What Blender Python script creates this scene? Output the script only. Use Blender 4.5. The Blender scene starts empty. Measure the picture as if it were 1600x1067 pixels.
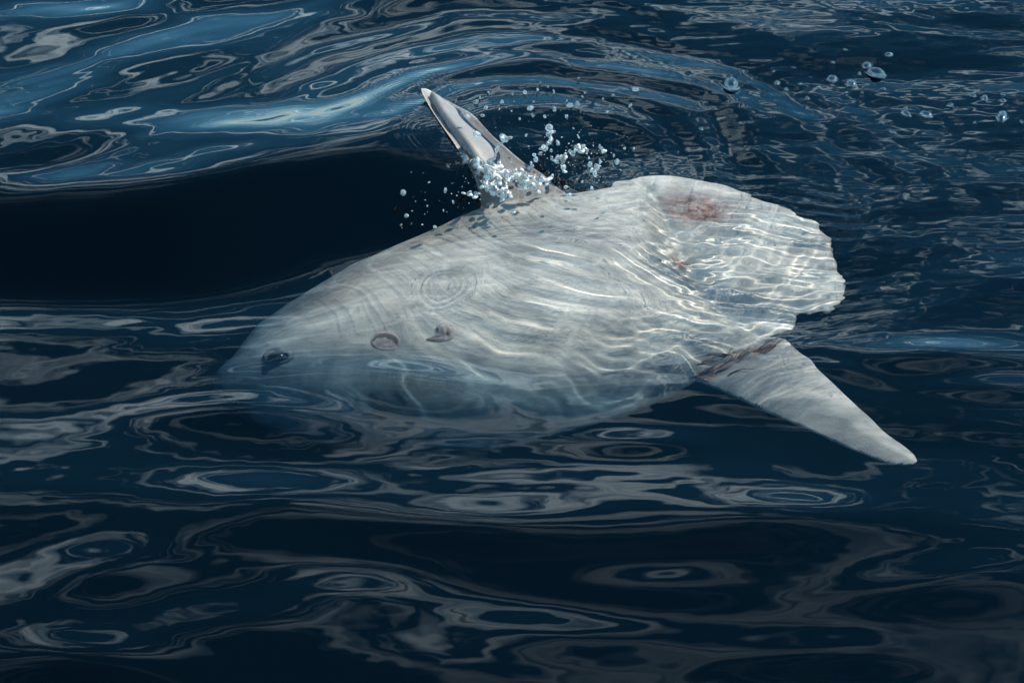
import bpy, bmesh, math, random
import numpy as np
from mathutils import Vector, Matrix

R = math.radians
rng = np.random.default_rng(11)
random.seed(5)
sc = bpy.context.scene
COL = sc.collection

# ------------------------------------------------------------------ camera
PW, PH = 1600.0, 1067.0            # the photograph's pixels, used only to read off where things stand
CAM = np.array([0.0, -3.87, 3.0])
LENS, SENSOR = 67.0, 36.0
cam_data = bpy.data.cameras.new('camera')
cam_data.lens = LENS
cam_data.sensor_width = SENSOR
cam_data.clip_end = 3000
cam = bpy.data.objects.new('camera', cam_data)
COL.objects.link(cam)
cam.location = CAM
cam.rotation_euler = (Vector((0, 0, 0)) - Vector(CAM)).to_track_quat('-Z', 'Y').to_euler()
sc.camera = cam

# ------------------------------------------------------------------ light
SUN_ELEV, SUN_AZ = R(54), R(74)     # azimuth clockwise from +Y (away from the camera)
SKY_STRENGTH = 0.15
SUN_STRENGTH = 4.2
sc.view_settings.view_transform = 'Standard'
sc.view_settings.look = 'None'
sc.view_settings.gamma = 1.0
sc.view_settings.use_curve_mapping = False
sc.view_settings.exposure = 0.95

world = bpy.data.worlds.new('World')
sc.world = world
world.use_nodes = True
nt = world.node_tree
nt.nodes.clear()
N = nt.nodes.new
L = nt.links.new
sky = N('ShaderNodeTexSky')
sky.sky_type = 'NISHITA'
sky.sun_disc = False
sky.sun_elevation = SUN_ELEV
sky.sun_rotation = SUN_AZ
sky.altitude = 3000
sky.air_density = 0.8
sky.dust_density = 0.0
sky.ozone_density = 2.5
tc = N('ShaderNodeTexCoord')
sep = N('ShaderNodeSeparateXYZ')
L(tc.outputs['Generated'], sep.inputs[0])
mx0 = N('ShaderNodeMath'); mx0.operation = 'MAXIMUM'; mx0.inputs[1].default_value = 0.0
L(sep.outputs[2], mx0.inputs[0])
mx = N('ShaderNodeMath'); mx.operation = 'ADD'; mx.inputs[1].default_value = 0.30
L(mx0.outputs[0], mx.inputs[0])
dx = N('ShaderNodeMath'); dx.operation = 'DIVIDE'
dy = N('ShaderNodeMath'); dy.operation = 'DIVIDE'
L(sep.outputs[0], dx.inputs[0]); L(mx.outputs[0], dx.inputs[1])
L(sep.outputs[1], dy.inputs[0]); L(mx.outputs[0], dy.inputs[1])
cmb = N('ShaderNodeCombineXYZ')
L(dx.outputs[0], cmb.inputs[0]); L(dy.outputs[0], cmb.inputs[1])
cmap = N('ShaderNodeMapping'); cmap.inputs['Rotation'].default_value = (0, 0, R(28)); cmap.inputs['Scale'].default_value = (0.6, 1.15, 1)
L(cmb.outputs[0], cmap.inputs[0])
cn = N('ShaderNodeTexNoise')
cn.inputs['Scale'].default_value = 10.0
cn.inputs['Detail'].default_value = 6
cn.inputs['Roughness'].default_value = 0.6
cn.inputs['Distortion'].default_value = 0.8
L(cmap.outputs[0], cn.inputs['Vector'])
bn = N('ShaderNodeTexNoise')                       # broad banks of thicker and thinner cloud
bn.inputs['Scale'].default_value = 2.3
bn.inputs['Detail'].default_value = 2
L(cmb.outputs[0], bn.inputs['Vector'])
bs = N('ShaderNodeMapRange')
bs.inputs['From Min'].default_value = 0.35; bs.inputs['From Max'].default_value = 0.65
bs.inputs['To Min'].default_value = -0.14; bs.inputs['To Max'].default_value = 0.045
L(bn.outputs['Fac'], bs.inputs['Value'])
lo = N('ShaderNodeMapRange')                       # the low sky is clearer
lo.inputs['From Min'].default_value = 0.12; lo.inputs['From Max'].default_value = 0.5
lo.inputs['To Min'].default_value = -0.08; lo.inputs['To Max'].default_value = 0.0
L(sep.outputs[2], lo.inputs['Value'])
cf0 = N('ShaderNodeMath'); cf0.operation = 'ADD'
L(cn.outputs['Fac'], cf0.inputs[0]); L(bs.outputs[0], cf0.inputs[1])
cf = N('ShaderNodeMath'); cf.operation = 'ADD'
L(cf0.outputs[0], cf.inputs[0]); L(lo.outputs[0], cf.inputs[1])
cr = N('ShaderNodeValToRGB')                       # where there is cloud
cr.color_ramp.elements[0].position = 0.43
cr.color_ramp.elements[0].color = (0, 0, 0, 1)
cr.color_ramp.elements[1].position = 0.59
cr.color_ramp.elements[1].color = (1, 1, 1, 1)
L(cf.outputs[0], cr.inputs[0])
el = N('ShaderNodeMapRange'); el.interpolation_type = 'SMOOTHSTEP'   # banked low, clear overhead
el.inputs['From Min'].default_value = 0.93; el.inputs['From Max'].default_value = 0.45
L(sep.outputs[2], el.inputs['Value'])
cm = N('ShaderNodeMath'); cm.operation = 'MULTIPLY'
L(cr.outputs[0], cm.inputs[0]); L(el.outputs[0], cm.inputs[1])
cc = N('ShaderNodeValToRGB')                       # bright thin edges, grey thick middles
e = cc.color_ramp.elements
e[0].position = 0.50; e[0].color = (.60, .84, 1.0, 1)
e[1].position = 0.72; e[1].color = (.10, .15, .18, 1)
e2 = cc.color_ramp.elements.new(0.57); e2.color = (.74, .92, 1.02, 1)
e3 = cc.color_ramp.elements.new(0.64); e3.color = (.22, .31, .37, 1)
L(cf.outputs[0], cc.inputs[0])
cs = N('ShaderNodeVectorMath'); cs.operation = 'SCALE'; cs.inputs['Scale'].default_value = 14.5
L(cc.outputs[0], cs.inputs[0])
hs = N('ShaderNodeHueSaturation'); hs.inputs['Saturation'].default_value = 1.24; hs.inputs['Hue'].default_value = 0.474
L(sky.outputs[0], hs.inputs['Color'])
cmix = N('ShaderNodeMix'); cmix.data_type = 'RGBA'
L(cm.outputs[0], cmix.inputs['Factor'])
L(hs.outputs[0], cmix.inputs['A'])
L(cs.outputs[0], cmix.inputs['B'])
bg = N('ShaderNodeBackground')
bg.inputs['Strength'].default_value = SKY_STRENGTH
L(cmix.outputs['Result'], bg.inputs['Color'])
wo = N('ShaderNodeOutputWorld')
L(bg.outputs[0], wo.inputs['Surface'])

sun_data = bpy.data.lights.new('sun', 'SUN')
sun_data.energy = SUN_STRENGTH
sun_data.angle = R(0.5)
sun_data.color = (1.0, 0.94, 0.83)
sun = bpy.data.objects.new('sun', sun_data)
COL.objects.link(sun)
SUN_DIR = Vector((math.sin(SUN_AZ) * math.cos(SUN_ELEV), math.cos(SUN_AZ) * math.cos(SUN_ELEV), math.sin(SUN_ELEV)))
sun.rotation_euler = SUN_DIR.to_track_quat('Z', 'Y').to_euler()
sun.location = SUN_DIR * 20
sun_data.cycles.is_caustics_light = True     # the sun's light is really refracted by the waves

cy = sc.cycles
cy.max_bounces = 10
cy.transmission_bounces = 8
cy.transparent_max_bounces = 8
cy.diffuse_bounces = 2
cy.glossy_bounces = 4
cy.volume_bounces = 1
cy.caustics_refractive = True
cy.caustics_reflective = False
cy.blur_glossy = 0.0
cy.sample_clamp_indirect = 6.0
cy.volume_max_steps = 24
cy.use_denoising = True
cy.use_adaptive_sampling = True
cy.adaptive_threshold = 0.012
cy.adaptive_min_samples = 16

# ------------------------------------------------------------------ reading places off the photograph
_f = np.array([0, 3.87, -3.0]); _f = _f / np.linalg.norm(_f)
_r = np.array([1.0, 0, 0])
_u = np.cross(_r, _f)
FPX = LENS / SENSOR * PW

def ray(px, py):
    d = _f + _r * ((px - PW / 2) / FPX) + _u * ((PH / 2 - py) / FPX)
    return d / np.linalg.norm(d)

def refract_dir(d, eta=1 / 1.333):
    c = -d[2]
    k = 1 - eta * eta * (1 - c * c)
    return eta * d + (eta * c - math.sqrt(k)) * np.array([0, 0, 1.0])

def at(px, py, z=0.0):
    """The place seen at a pixel, at height z (through still water when z is below the surface)."""
    d = ray(px, py)
    if z >= 0:
        return CAM + d * ((z - CAM[2]) / d[2])
    p = CAM + d * (-CAM[2] / d[2])
    e = refract_dir(d)
    return p + e * (z / e[2])

# ------------------------------------------------------------------ small tools
def new_mat(name):
    m = bpy.data.materials.new(name)
    m.use_nodes = True
    m.node_tree.nodes.clear()
    return m, m.node_tree, m.node_tree.nodes.new, m.node_tree.links.new

def mesh_np(name, verts, quads=None, tris=None, smooth=True):
    me = bpy.data.meshes.new(name)
    verts = np.asarray(verts, dtype=np.float32)
    me.vertices.add(len(verts))
    me.vertices.foreach_set('co', verts.ravel())
    nq = 0 if quads is None else len(quads)
    ntri = 0 if tris is None else len(tris)
    idx = []
    if nq: idx.append(np.asarray(quads, dtype=np.int32).ravel())
    if ntri: idx.append(np.asarray(tris, dtype=np.int32).ravel())
    idx = np.concatenate(idx)
    me.loops.add(len(idx))
    me.loops.foreach_set('vertex_index', idx)
    me.polygons.add(nq + ntri)
    starts = np.concatenate([np.arange(nq) * 4, nq * 4 + np.arange(ntri) * 3]).astype(np.int32)
    me.polygons.foreach_set('loop_start', starts)
    me.update(calc_edges=True)
    me.validate()
    if smooth:
        me.polygons.foreach_set('use_smooth', np.ones(len(me.polygons), dtype=bool))
    me.update()
    return me

def link(name, me, mat, parent=None):
    o = bpy.data.objects.new(name, me)
    COL.objects.link(o)
    if mat: me.materials.append(mat)
    if parent: o.parent = parent
    return o

def tag(o, label, cat, group=None):
    o['label'] = label
    o['category'] = cat
    if group: o['group'] = group
    return o

_perm = np.random.default_rng(77).random((256, 256)) * 2 * np.pi
_gx, _gy = np.cos(_perm), np.sin(_perm)

def perlin(x, y):
    xi = np.floor(x).astype(np.int64); yi = np.floor(y).astype(np.int64)
    xf = x - xi; yf = y - yi
    a = xi & 255; b = yi & 255; a1 = (a + 1) & 255; b1 = (b + 1) & 255
    u = xf * xf * xf * (xf * (xf * 6 - 15) + 10)
    v = yf * yf * yf * (yf * (yf * 6 - 15) + 10)
    n00 = _gx[a, b] * xf + _gy[a, b] * yf
    n10 = _gx[a1, b] * (xf - 1) + _gy[a1, b] * yf
    n01 = _gx[a, b1] * xf + _gy[a, b1] * (yf - 1)
    n11 = _gx[a1, b1] * (xf - 1) + _gy[a1, b1] * (yf - 1)
    return (n00 * (1 - u) + n10 * u) * (1 - v) + (n01 * (1 - u) + n11 * u) * v

def smooth(a, b, x):
    t = np.clip((x - a) / (b - a), 0, 1)
    return t * t * (3 - 2 * t)

# ------------------------------------------------------------------ the water
def curve_y(pts):
    """World curve through the pixels (read at the still surface): returns y as a function of x."""
    w = np.array([at(*p)[:2] for p in pts])
    o = np.argsort(w[:, 0])
    return w[o, 0], w[o, 1]

def smooth_interp(x, xs, ys, k=0.06):
    return (np.interp(x - k, xs, ys) + 2 * np.interp(x - k / 2, xs, ys) + 2 * np.interp(x, xs, ys)
            + 2 * np.interp(x + k / 2, xs, ys) + np.interp(x + k, xs, ys)) / 8

CREST = curve_y([(-700, 330), (-300, 300), (0, 312), (150, 318), (300, 322), (450, 306), (620, 276), (745, 262), (850, 262), (1000, 280), (1200, 330)])
SPLASH = at(860, 285)[:2]

def water_height(x, y):
    core = smooth(3.6, 2.2, np.abs(x)) * smooth(3.6, 2.4, np.abs(y - 0.2))
    # slow swell that everything rides on
    h = 0.030 * perlin(x * 0.55 + 3.1, y * 0.8 + 8.7)
    # rounded hummocks, longer across than towards the viewer
    wx = x + 0.16 * perlin(x * 1.3 + 5, y * 1.7 + 1)
    wy = y + 0.09 * perlin(x * 1.5 + 9, y * 1.4 + 4)
    near = smooth(0.55, -0.25, y)
    over = np.exp(-(((x - 0.05) / 0.55) ** 2 + ((y - 0.1) / 0.26) ** 2))      # calmer over the flank
    tl = smooth(0.25, 0.75, y) * smooth(0.9, -0.1, x) * core
    calm = (1 - 0.55 * over) * (1 - 0.6 * tl)
    h = h + 0.026 * perlin(wx * 1.15 + 1.3, wy * 2.3 + 2.2)
    h = h + 0.0080 * perlin(wx * 2.2 + 7.7, wy * 5.0 + 3.9) * core * calm * (1 - 0.25 * near)
    h = h + 0.0018 * perlin(wx * 5.5 + 17.7, wy * 12.0 + 13.9) * core * calm * (1 - 0.8 * near)
    h = h + 0.00018 * perlin(wx * 16 + 27.7, wy * 30.0 + 23.9) * core * calm
    # oval hummocks of the near water
    for (px, py, lx, ly, am, ro) in OVALS:
        c = at(px, py)[:2]
        X, Y = x - c[0], y - c[1]
        X, Y = X * math.cos(ro) + Y * math.sin(ro), -X * math.sin(ro) + Y * math.cos(ro)
        h = h + 1.25 * am * np.exp(-((X / lx) ** 2 + (Y / ly) ** 2))
    # the swell shouldered aside by the fish: a crest with a steep face towards the viewer
    cyv = smooth_interp(x, *CREST)
    s = cyv - y                                   # towards the camera positive
    s = s + 0.16 * perlin(x * 1.5 + 61, y * 1.3 + 14) * smooth(0.02, -0.3, s)
    along = smooth(0.25, -0.35, x) * smooth(-4.0, -2.2, x)
    drop = 0.105 + 0.06 * smooth(0.0, -1.0, x)
    ln = 0.36 + 0.10 * smooth(-0.3, -1.4, x)
    prof = np.where(s < 0, np.exp(-(s / 0.70) ** 2), np.cos(np.clip(s / ln, 0, 1) * np.pi) * 0.5 + 0.5)
    after = np.where(s > ln, -0.0, 0.0)
    low = -0.22 * smooth(0.0, ln * 1.15, s) * smooth(ln * 3.6, ln * 1.1, s)
    h = h + drop * (prof * 0.72 + low + after) * along
    # oblique wave train rolling in behind that crest
    ca_, sa_ = math.cos(0.62), math.sin(0.62)
    ou, ov = wx * ca_ + wy * sa_, -wx * sa_ + wy * ca_
    h = h + tl * (0.046 * perlin(ou * 0.8 + 3, ov * 2.6 + 19) + 0.0038 * perlin(ou * 2.0 + 13, ov * 5.5 + 9)
                  + 0.0006 * perlin(ou * 7 + 13, ov * 17 + 9))
    # rings spreading from the beating fin
    rx, ry = x - SPLASH[0], (y - SPLASH[1])
    wr = 0.10 * perlin(x * 2.3 + 31, y * 2.3 + 12) + 0.02 * perlin(x * 6.3 + 3, y * 6.3 + 2)
    r = np.sqrt(rx ** 2 + ry ** 2 + 1e-6) + wr
    ang = np.arctan2(ry, rx)
    behind = smooth(-0.35, 0.35, ry + 0.35 * rx)
    ring = np.sin(r * 2 * np.pi / 0.155 + 2.0 * perlin(x * 1.2, y * 1.2)) * np.exp(-((r - 0.55) / 0.5) ** 2)
    h = h + 0.0024 * ring * behind
    ring2 = np.sin(r * 2 * np.pi / 0.062 + 3.0 * perlin(x * 2.2, y * 2.2)) * np.exp(-((r - 0.35) / 0.35) ** 2)
        # the long dark rolls behind the fin
    h = h + 0.010 * np.exp(-((r - 0.72) / 0.10) ** 2) * behind * smooth(-0.5, 0.1, rx)
    # fine wind ripple on the far right water
    fine = smooth(0.15, 0.7, y + 0.35 * x - 0.1) * core * smooth(-0.3, 0.4, x)
    h = h + fine * (0.0011 * perlin(x * 9 + 3 + 0.5 * wr * 40, y * 24 + 8) + 0.00025 * perlin(x * 24 + 3, y * 50 + 18))
    # ripples crossing over the tail and flank
    t0 = at(965, 270)[:2]
    rt = np.sqrt((x - t0[0]) ** 2 + (y - t0[1]) ** 2) + 0.05 * perlin(x * 3.1 + 40, y * 3.1 + 41) + 0.014 * perlin(x * 9 + 4, y * 9 + 1)
    am = 0.35 + 1.9 * np.clip(perlin(x * 4.5 + 71, y * 4.5 + 3) + 0.2, 0, 1)
    tm = np.exp(-(((x - 0.42) / 0.52) ** 2 + ((y - 0.36) / 0.30) ** 2))
    tail = np.exp(-(((x - 0.66) / 0.34) ** 4 + ((y - 0.40) / 0.34) ** 4))
    h = h + tm * (1 - 0.5 * tail) * am * (0.0013 * np.sin(rt * 2 * np.pi / 0.062) + 0.00018 * np.sin(rt * 2 * np.pi / 0.024))
    t1 = at(1215, 90)[:2]
    pv = np.sqrt((x - t1[0]) ** 2 + (y - t1[1]) ** 2) + 0.085 * perlin(x * 3.6 + 40, y * 3.6 + 45) + 0.018 * perlin(x * 10 + 4, y * 10 + 1)
    am2 = 0.4 + 1.8 * np.clip(perlin(x * 6 + 17, y * 6 + 33) + 0.2, 0, 1)
    h = h + tail * am2 * (0.00095 * np.sin(pv * 2 * np.pi / 0.055) + 0.00028 * np.sin(pv * 2 * np.pi / 0.022 + 3 * perlin(x * 8, y * 8)))
    up = np.exp(-(((x - 0.45) / 0.42) ** 2 + ((y - 0.55) / 0.16) ** 2))
    h = h + up * am * (0.00050 * np.sin(rt * 2 * np.pi / 0.034 + 2 * perlin(x * 7, y * 7)) + 0.0010 * perlin(x * 26, y * 26))
    lowfin = np.exp(-(((x - 0.75) / 0.25) ** 2 + ((y + 0.12) / 0.2) ** 2))
    h = h + lowfin * 0.00065 * am2 * np.sin((0.3 * x + 0.95 * y + 0.04 * perlin(x * 4, y * 4)) * 2 * np.pi / 0.09)
    dwx = x + 0.03 * perlin(x * 7 + 1, y * 7 + 5); dwy = y + 0.03 * perlin(x * 7 + 11, y * 7 + 8)
    h = h + (tm * 0.6 + tail * 0.6) * (0.0014 * perlin(dwx * 12 + 1, dwy * 12 + 2) + 0.0006 * perlin(dwx * 26 + 1, dwy * 26 + 2))
    # small rings where drops fell
    for (px, py, rr, am) in RINGS:
        c = at(px, py)[:2]
        q = np.sqrt((x - c[0]) ** 2 + (y - c[1]) ** 2) + 0.006 * perlin(x * 14, y * 14)
        h = h + am * np.sin(q * 2 * np.pi / 0.017 + 0.6) * np.exp(-((q - rr) / (rr * 0.5)) ** 2) * (0.55 + 0.9 * perlin(x * 9 + 3, y * 9 + 5))
    return h

OVALS = [(650, 592, .20, .075, .0110, -.22), (420, 972, .26, .085, .0085, .02), (575, 930, .20, .07, .0065, -.08), (1315, 1030, .24, .075, .0080, .03),
         (1232, 812, .19, .08, .0070, 0), (730, 826, .32, .085, .0095, -.1), (470, 722, .22, .10, -.0095, -.05), (990, 690, .15, .05, .0045, -.05),
         (120, 1035, .2, .075, .0075, 0), (150, 885, .14, .10, .0085, .1), (370, 632, .28, .07, .0080, -.05), (1480, 560, .22, .07, .0130, .0),
         (1560, 615, .15, .05, .0055, 0), (900, 945, .30, .07, -.0080, -.12), (1480, 920, .25, .08, .0075, .2), (1050, 880, .2, .06, -.0060, .05)]
RINGS = [(715, 416, 0.055, 0.00026), (690, 250, 0.09, 0.0005), (640, 170, 0.10, 0.0004)]

def axis(lo, hi, step, far, n=55):
    core = np.arange(lo, hi + step * 0.5, step)
    g = step * np.cumsum(1.13 ** np.arange(1, n + 1))
    g = g * 1.0
    out = g[g < far]
    out = np.append(out, far)
    return np.concatenate([lo - out[::-1], core, hi + out])

gx = axis(-1.95, 1.95, 0.0042, 40.0, 95)
gy = axis(-1.40, 1.95, 0.0042, 40.0, 95)
GX, GY = np.meshgrid(gx, gy)
HZ = water_height(GX.ravel(), GY.ravel())
wv = np.column_stack([GX.ravel(), GY.ravel(), HZ])
nx, ny = len(gx), len(gy)
ii = (np.arange(ny - 1)[:, None] * nx + np.arange(nx - 1)[None, :]).ravel()
wq = np.column_stack([ii, ii + 1, ii + nx + 1, ii + nx])

def water_at(x, y):
    return float(water_height(np.array([x]), np.array([y]))[0])

wm, t, N, L = new_mat('sea_water')
gl = N('ShaderNodeBsdfGlass')
gl.inputs['IOR'].default_value = 1.333
gl.inputs['Roughness'].default_value = 0.0
# murk: clear in the top centimetres, thickening below; none above the surface
tcw = N('ShaderNodeNewGeometry')
sz = N('ShaderNodeSeparateXYZ'); L(tcw.outputs['Position'], sz.inputs[0])
dr = N('ShaderNodeMapRange')
dr.inputs['From Min'].default_value = -0.14; dr.inputs['From Max'].default_value = -0.36
dr.inputs['To Min'].default_value = 0.0; dr.inputs['To Max'].default_value = 1.0
L(sz.outputs[2], dr.inputs['Value'])
vs = N('ShaderNodeVolumeScatter')
vs.inputs['Color'].default_value = (0.25, 0.62, 0.80, 1)
ds = N('ShaderNodeMath'); ds.operation = 'MULTIPLY'; ds.inputs[1].default_value = 0.05
L(dr.outputs[0], ds.inputs[0]); L(ds.outputs[0], vs.inputs['Density'])
va = N('ShaderNodeVolumeAbsorption')
va.inputs['Color'].default_value = (0.0, 0.37, 0.58, 1)
da_ = N('ShaderNodeMath'); da_.operation = 'MULTIPLY'; da_.inputs[1].default_value = 14.0
L(dr.outputs[0], da_.inputs[0]); L(da_.outputs[0], va.inputs['Density'])
ad = N('ShaderNodeAddShader')
L(vs.outputs[0], ad.inputs[0]); L(va.outputs[0], ad.inputs[1])
out = N('ShaderNodeOutputMaterial')
L(gl.outputs[0], out.inputs['Surface'])
L(ad.outputs[0], out.inputs['Volume'])
water = link('water', mesh_np('water', wv, wq), wm)
wm.cycles.volume_step_rate = 0.025
water['kind'] = 'structure'
water['label'] = 'dark blue rippled sea water mirroring clouds and blue sky'
water.cycles.is_caustics_caster = True

bm_, t, N, L = new_mat('sea_floor')
pbf = N('ShaderNodeBsdfPrincipled'); pbf.inputs['Roughness'].default_value = 1
nf = N('ShaderNodeTexNoise'); nf.inputs['Scale'].default_value = 0.8; nf.inputs['Detail'].default_value = 6
rf = N('ShaderNodeValToRGB')
rf.color_ramp.elements[0].color = (.05, .055, .05, 1); rf.color_ramp.elements[1].color = (.11, .105, .09, 1)
L(nf.outputs['Fac'], rf.inputs[0]); L(rf.outputs[0], pbf.inputs['Base Color'])
out = N('ShaderNodeOutputMaterial'); L(pbf.outputs[0], out.inputs['Surface'])
fq = np.linspace(-60, 60, 41)
QX, QY = np.meshgrid(fq, fq)
fv = np.column_stack([QX.ravel(), QY.ravel(), -3.0 + 0.25 * perlin(QX.ravel() * .21, QY.ravel() * .21)])
jj = (np.arange(40)[:, None] * 41 + np.arange(40)[None, :]).ravel()
floor = link('seabed', mesh_np('seabed', fv, np.column_stack([jj, jj + 1, jj + 42, jj + 41])), bm_)
floor['kind'] = 'structure'

# ------------------------------------------------------------------ the sunfish
class Spline3:
    """Thin-plate height through control places."""
    def __init__(self, pts, lam=1e-4):
        P = np.array(pts); self.P = P[:, :2]
        n = len(P)
        K = self._k(self.P, self.P) + lam * np.eye(n)
        A = np.zeros((n + 3, n + 3)); A[:n, :n] = K
        A[:n, n] = 1; A[:n, n + 1:] = self.P
        A[n, :n] = 1; A[n + 1:, :n] = self.P.T
        b = np.zeros(n + 3); b[:n] = P[:, 2]
        self.w = np.linalg.solve(A, b)
    def _k(self, a, b):
        d = np.sqrt(((a[:, None, :] - b[None]) ** 2).sum(-1)) + 1e-9
        return d * d * np.log(d)
    def __call__(self, x, y):
        q = np.column_stack([x, y]); n = len(self.P)
        res = np.empty(len(q))
        for i in range(0, len(q), 40000):
            c = q[i:i + 40000]
            res[i:i + 40000] = self._k(c, self.P) @ self.w[:n] + self.w[n] + c @ self.w[n + 1:]
        return res

MID = [  # photo pixel and depth of the body's middle sheet
    (345, 578, -.43), (420, 497, -.35), (510, 432, -.265), (600, 376, -.195), (700, 336, -.13), (800, 315, -.09),
    (900, 305, -.08), (1000, 280, -.05), (1080, 283, -.06), (1150, 298, -.085), (1285, 364, -.14), (1323, 457, -.17),
    (1245, 510, -.19), (1225, 537, -.19), (1430, 725, -.20), (1290, 685, -.24), (1320, 620, -.18), (1110, 600, -.28), (930, 665, -.41),
    (760, 705, -.53), (560, 695, -.57), (420, 655, -.53), (800, 500, -.245), (600, 530, -.30), (1050, 420, -.20), (1170, 420, -.18),
    (658, 138, .10), (690, 190, .085), (712, 225, .07), (745, 285, .0), (735, 190, .01), (770, 225, -.02), (850, 275, -.06)]
mid = Spline3([list(at(a, b, z)[:2]) + [z] for a, b, z in MID])

def outline(pix):
    """World outline of a run of pixels lying on the middle sheet."""
    res = []
    for a, b in pix:
        z = -0.1
        for _ in range(25):
            p = at(a, b, z)
            z = 0.5 * z + 0.5 * float(mid(p[:1], p[1:2])[0])
        res.append(at(a, b, z)[:2])
    return np.array(res)

def densify(P, step=0.012, closed=True):
    """Catmull-Rom through the points."""
    n = len(P); out = []
    for i in range(n):
        p0, p1, p2, p3 = P[(i - 1) % n], P[i], P[(i + 1) % n], P[(i + 2) % n]
        k = max(1, int(np.linalg.norm(p2 - p1) / step))
        for j in range(k):
            u = j / k
            out.append(0.5 * ((2 * p1) + (-p0 + p2) * u + (2 * p0 - 5 * p1 + 4 * p2 - p3) * u * u + (-p0 + 3 * p1 - 3 * p2 + p3) * u ** 3))
    return np.array(out)

def sdf(P, x, y):
    """Signed distance to a polygon, negative inside, and the nearest boundary place."""
    d = np.full(len(x), 1e9); ins = np.zeros(len(x), bool)
    nxp = np.zeros(len(x)); nyp = np.zeros(len(x))
    n = len(P)
    for i in range(n):
        a = P[i]; b = P[(i + 1) % n]
        ex, ey = b - a
        wx_, wy_ = x - a[0], y - a[1]
        tt = np.clip((wx_ * ex + wy_ * ey) / (ex * ex + ey * ey + 1e-12), 0, 1)
        qx, qy = a[0] + ex * tt, a[1] + ey * tt
        dd = np.hypot(x - qx, y - qy)
        m = dd < d
        d[m] = dd[m]; nxp[m] = qx[m]; nyp[m] = qy[m]
        c = ((a[1] > y) != (b[1] > y))
        with np.errstate(divide='ignore', invalid='ignore'):
            xi = (b[0] - a[0]) * (y - a[1]) / (b[1] - a[1] + 1e-15) + a[0]
        ins ^= c & (x < xi)
    return np.where(ins, -d, d), nxp, nyp

BODY = [(338, 590), (345, 578), (362, 558), (388, 525), (420, 497), (465, 462), (510, 432), (560, 402), (610, 374), (655, 354), (700, 337), (745, 323),
        (800, 315), (850, 309), (900, 304), (950, 297), (985, 286), (1012, 300), (1035, 340), (1066, 398), (1100, 450), (1145, 500), (1190, 533), (1150, 562),
        (1090, 600), (1020, 632), (930, 665), (850, 692), (760, 708), (660, 708), (560, 698), (480, 680), (415, 655), (368, 630), (342, 608)]
CLAVUS = [(955, 305), (985, 285), (1010, 278), (1060, 279), (1110, 287), (1150, 298), (1185, 311), (1212, 319), (1222, 327), (1240, 332), (1256, 343), (1274, 348),
          (1284, 363), (1297, 378), (1299, 396), (1308, 408), (1310, 424), (1321, 438), (1323, 456), (1316, 468), (1302, 483), (1276, 489), (1252, 492),
          (1246, 500), (1244, 516), (1226, 523), (1200, 534), (1150, 560), (1080, 560), (1000, 450)]
ANAL = [(1120, 545), (1180, 538), (1212, 533), (1228, 537), (1250, 552), (1280, 578), (1312, 611), (1350, 645), (1388, 680), (1414, 700), (1430, 716), (1434, 727), (1425, 733),
        (1392, 730), (1348, 713), (1290, 686), (1230, 656), (1180, 634), (1130, 614), (1075, 592), (1060, 560)]
DORSAL = [(658, 138), (680, 146), (703, 163), (737, 192), (770, 224), (808, 252), (845, 272), (872, 295), (892, 312), (880, 345), (800, 350), (755, 345),
          (751, 312), (742, 285), (728, 255), (708, 222), (688, 193), (669, 163)]
Pb, Pc, Pa, Pd = [densify(outline(p), st_) for p, st_ in zip((BODY, CLAVUS, ANAL, DORSAL), (.022, .008, .018, .016))]
# nicks and scallops along the free edge of the tail
tg = np.roll(Pc, -1, 0) - np.roll(Pc, 1, 0)
tg /= np.linalg.norm(tg, axis=1)[:, None] + 1e-9
al = np.cumsum(np.full(len(Pc), 0.008))
nick = 0.006 * perlin(al * 22, al * 0 + 3.3) - 0.007 * np.clip(perlin(al * 55, al * 0 + 7.7) - 0.05, 0, 1) * 2
free_edge = smooth(at(1130, 400, -.1)[0], at(1230, 400, -.1)[0], Pc[:, 0])
sgn = np.sign((Pc[:, 0] * np.roll(Pc[:, 1], -1) - np.roll(Pc[:, 0], -1) * Pc[:, 1]).sum())
Pc = Pc + np.column_stack([tg[:, 1], -tg[:, 0]]) * (sgn * nick * free_edge)[:, None]

STEP = 0.0062
allp = np.vstack([Pb, Pc, Pa, Pd])
fx = np.arange(allp[:, 0].min() - .02, allp[:, 0].max() + .02, STEP)
fy = np.arange(allp[:, 1].min() - .02, allp[:, 1].max() + .02, STEP)
FX, FY = [a.ravel().copy() for a in np.meshgrid(fx, fy)]
fnx, fny = len(fx), len(fy)

def fields(x, y):
    db, bx_, by_ = sdf(Pb, x, y)
    dc, cx_, cy_ = sdf(Pc, x, y)
    da, ax_, ay_ = sdf(Pa, x, y)
    dd, dx_, dy_ = sdf(Pd, x, y)
    D = np.stack([db, dc, da, dd])
    k = D.argmin(0)
    pick = lambda *q: np.stack(q)[k, np.arange(len(x))]
    return D, D.min(0), pick(bx_, cx_, ax_, dx_), pick(by_, cy_, ay_, dy_)

def half_thick(D):
    def prof(d, reach, T, pw):
        q = np.clip(-d / reach, 0, 1)
        return T * (1 - (1 - q) ** 2) ** pw
    tb = prof(D[0], 0.26, 0.155, 0.8)
    tc_ = prof(D[1], 0.05, 0.013, 0.6) + prof(D[1], 0.22, 0.016, 1.0)
    ta = prof(D[2], 0.10, 0.030, 0.7)
    td = prof(D[3], 0.06, 0.026, 0.7)
    p = 6.0
    return (tb ** p + tc_ ** p + ta ** p + td ** p + 1e-30) ** (1 / p)

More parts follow.
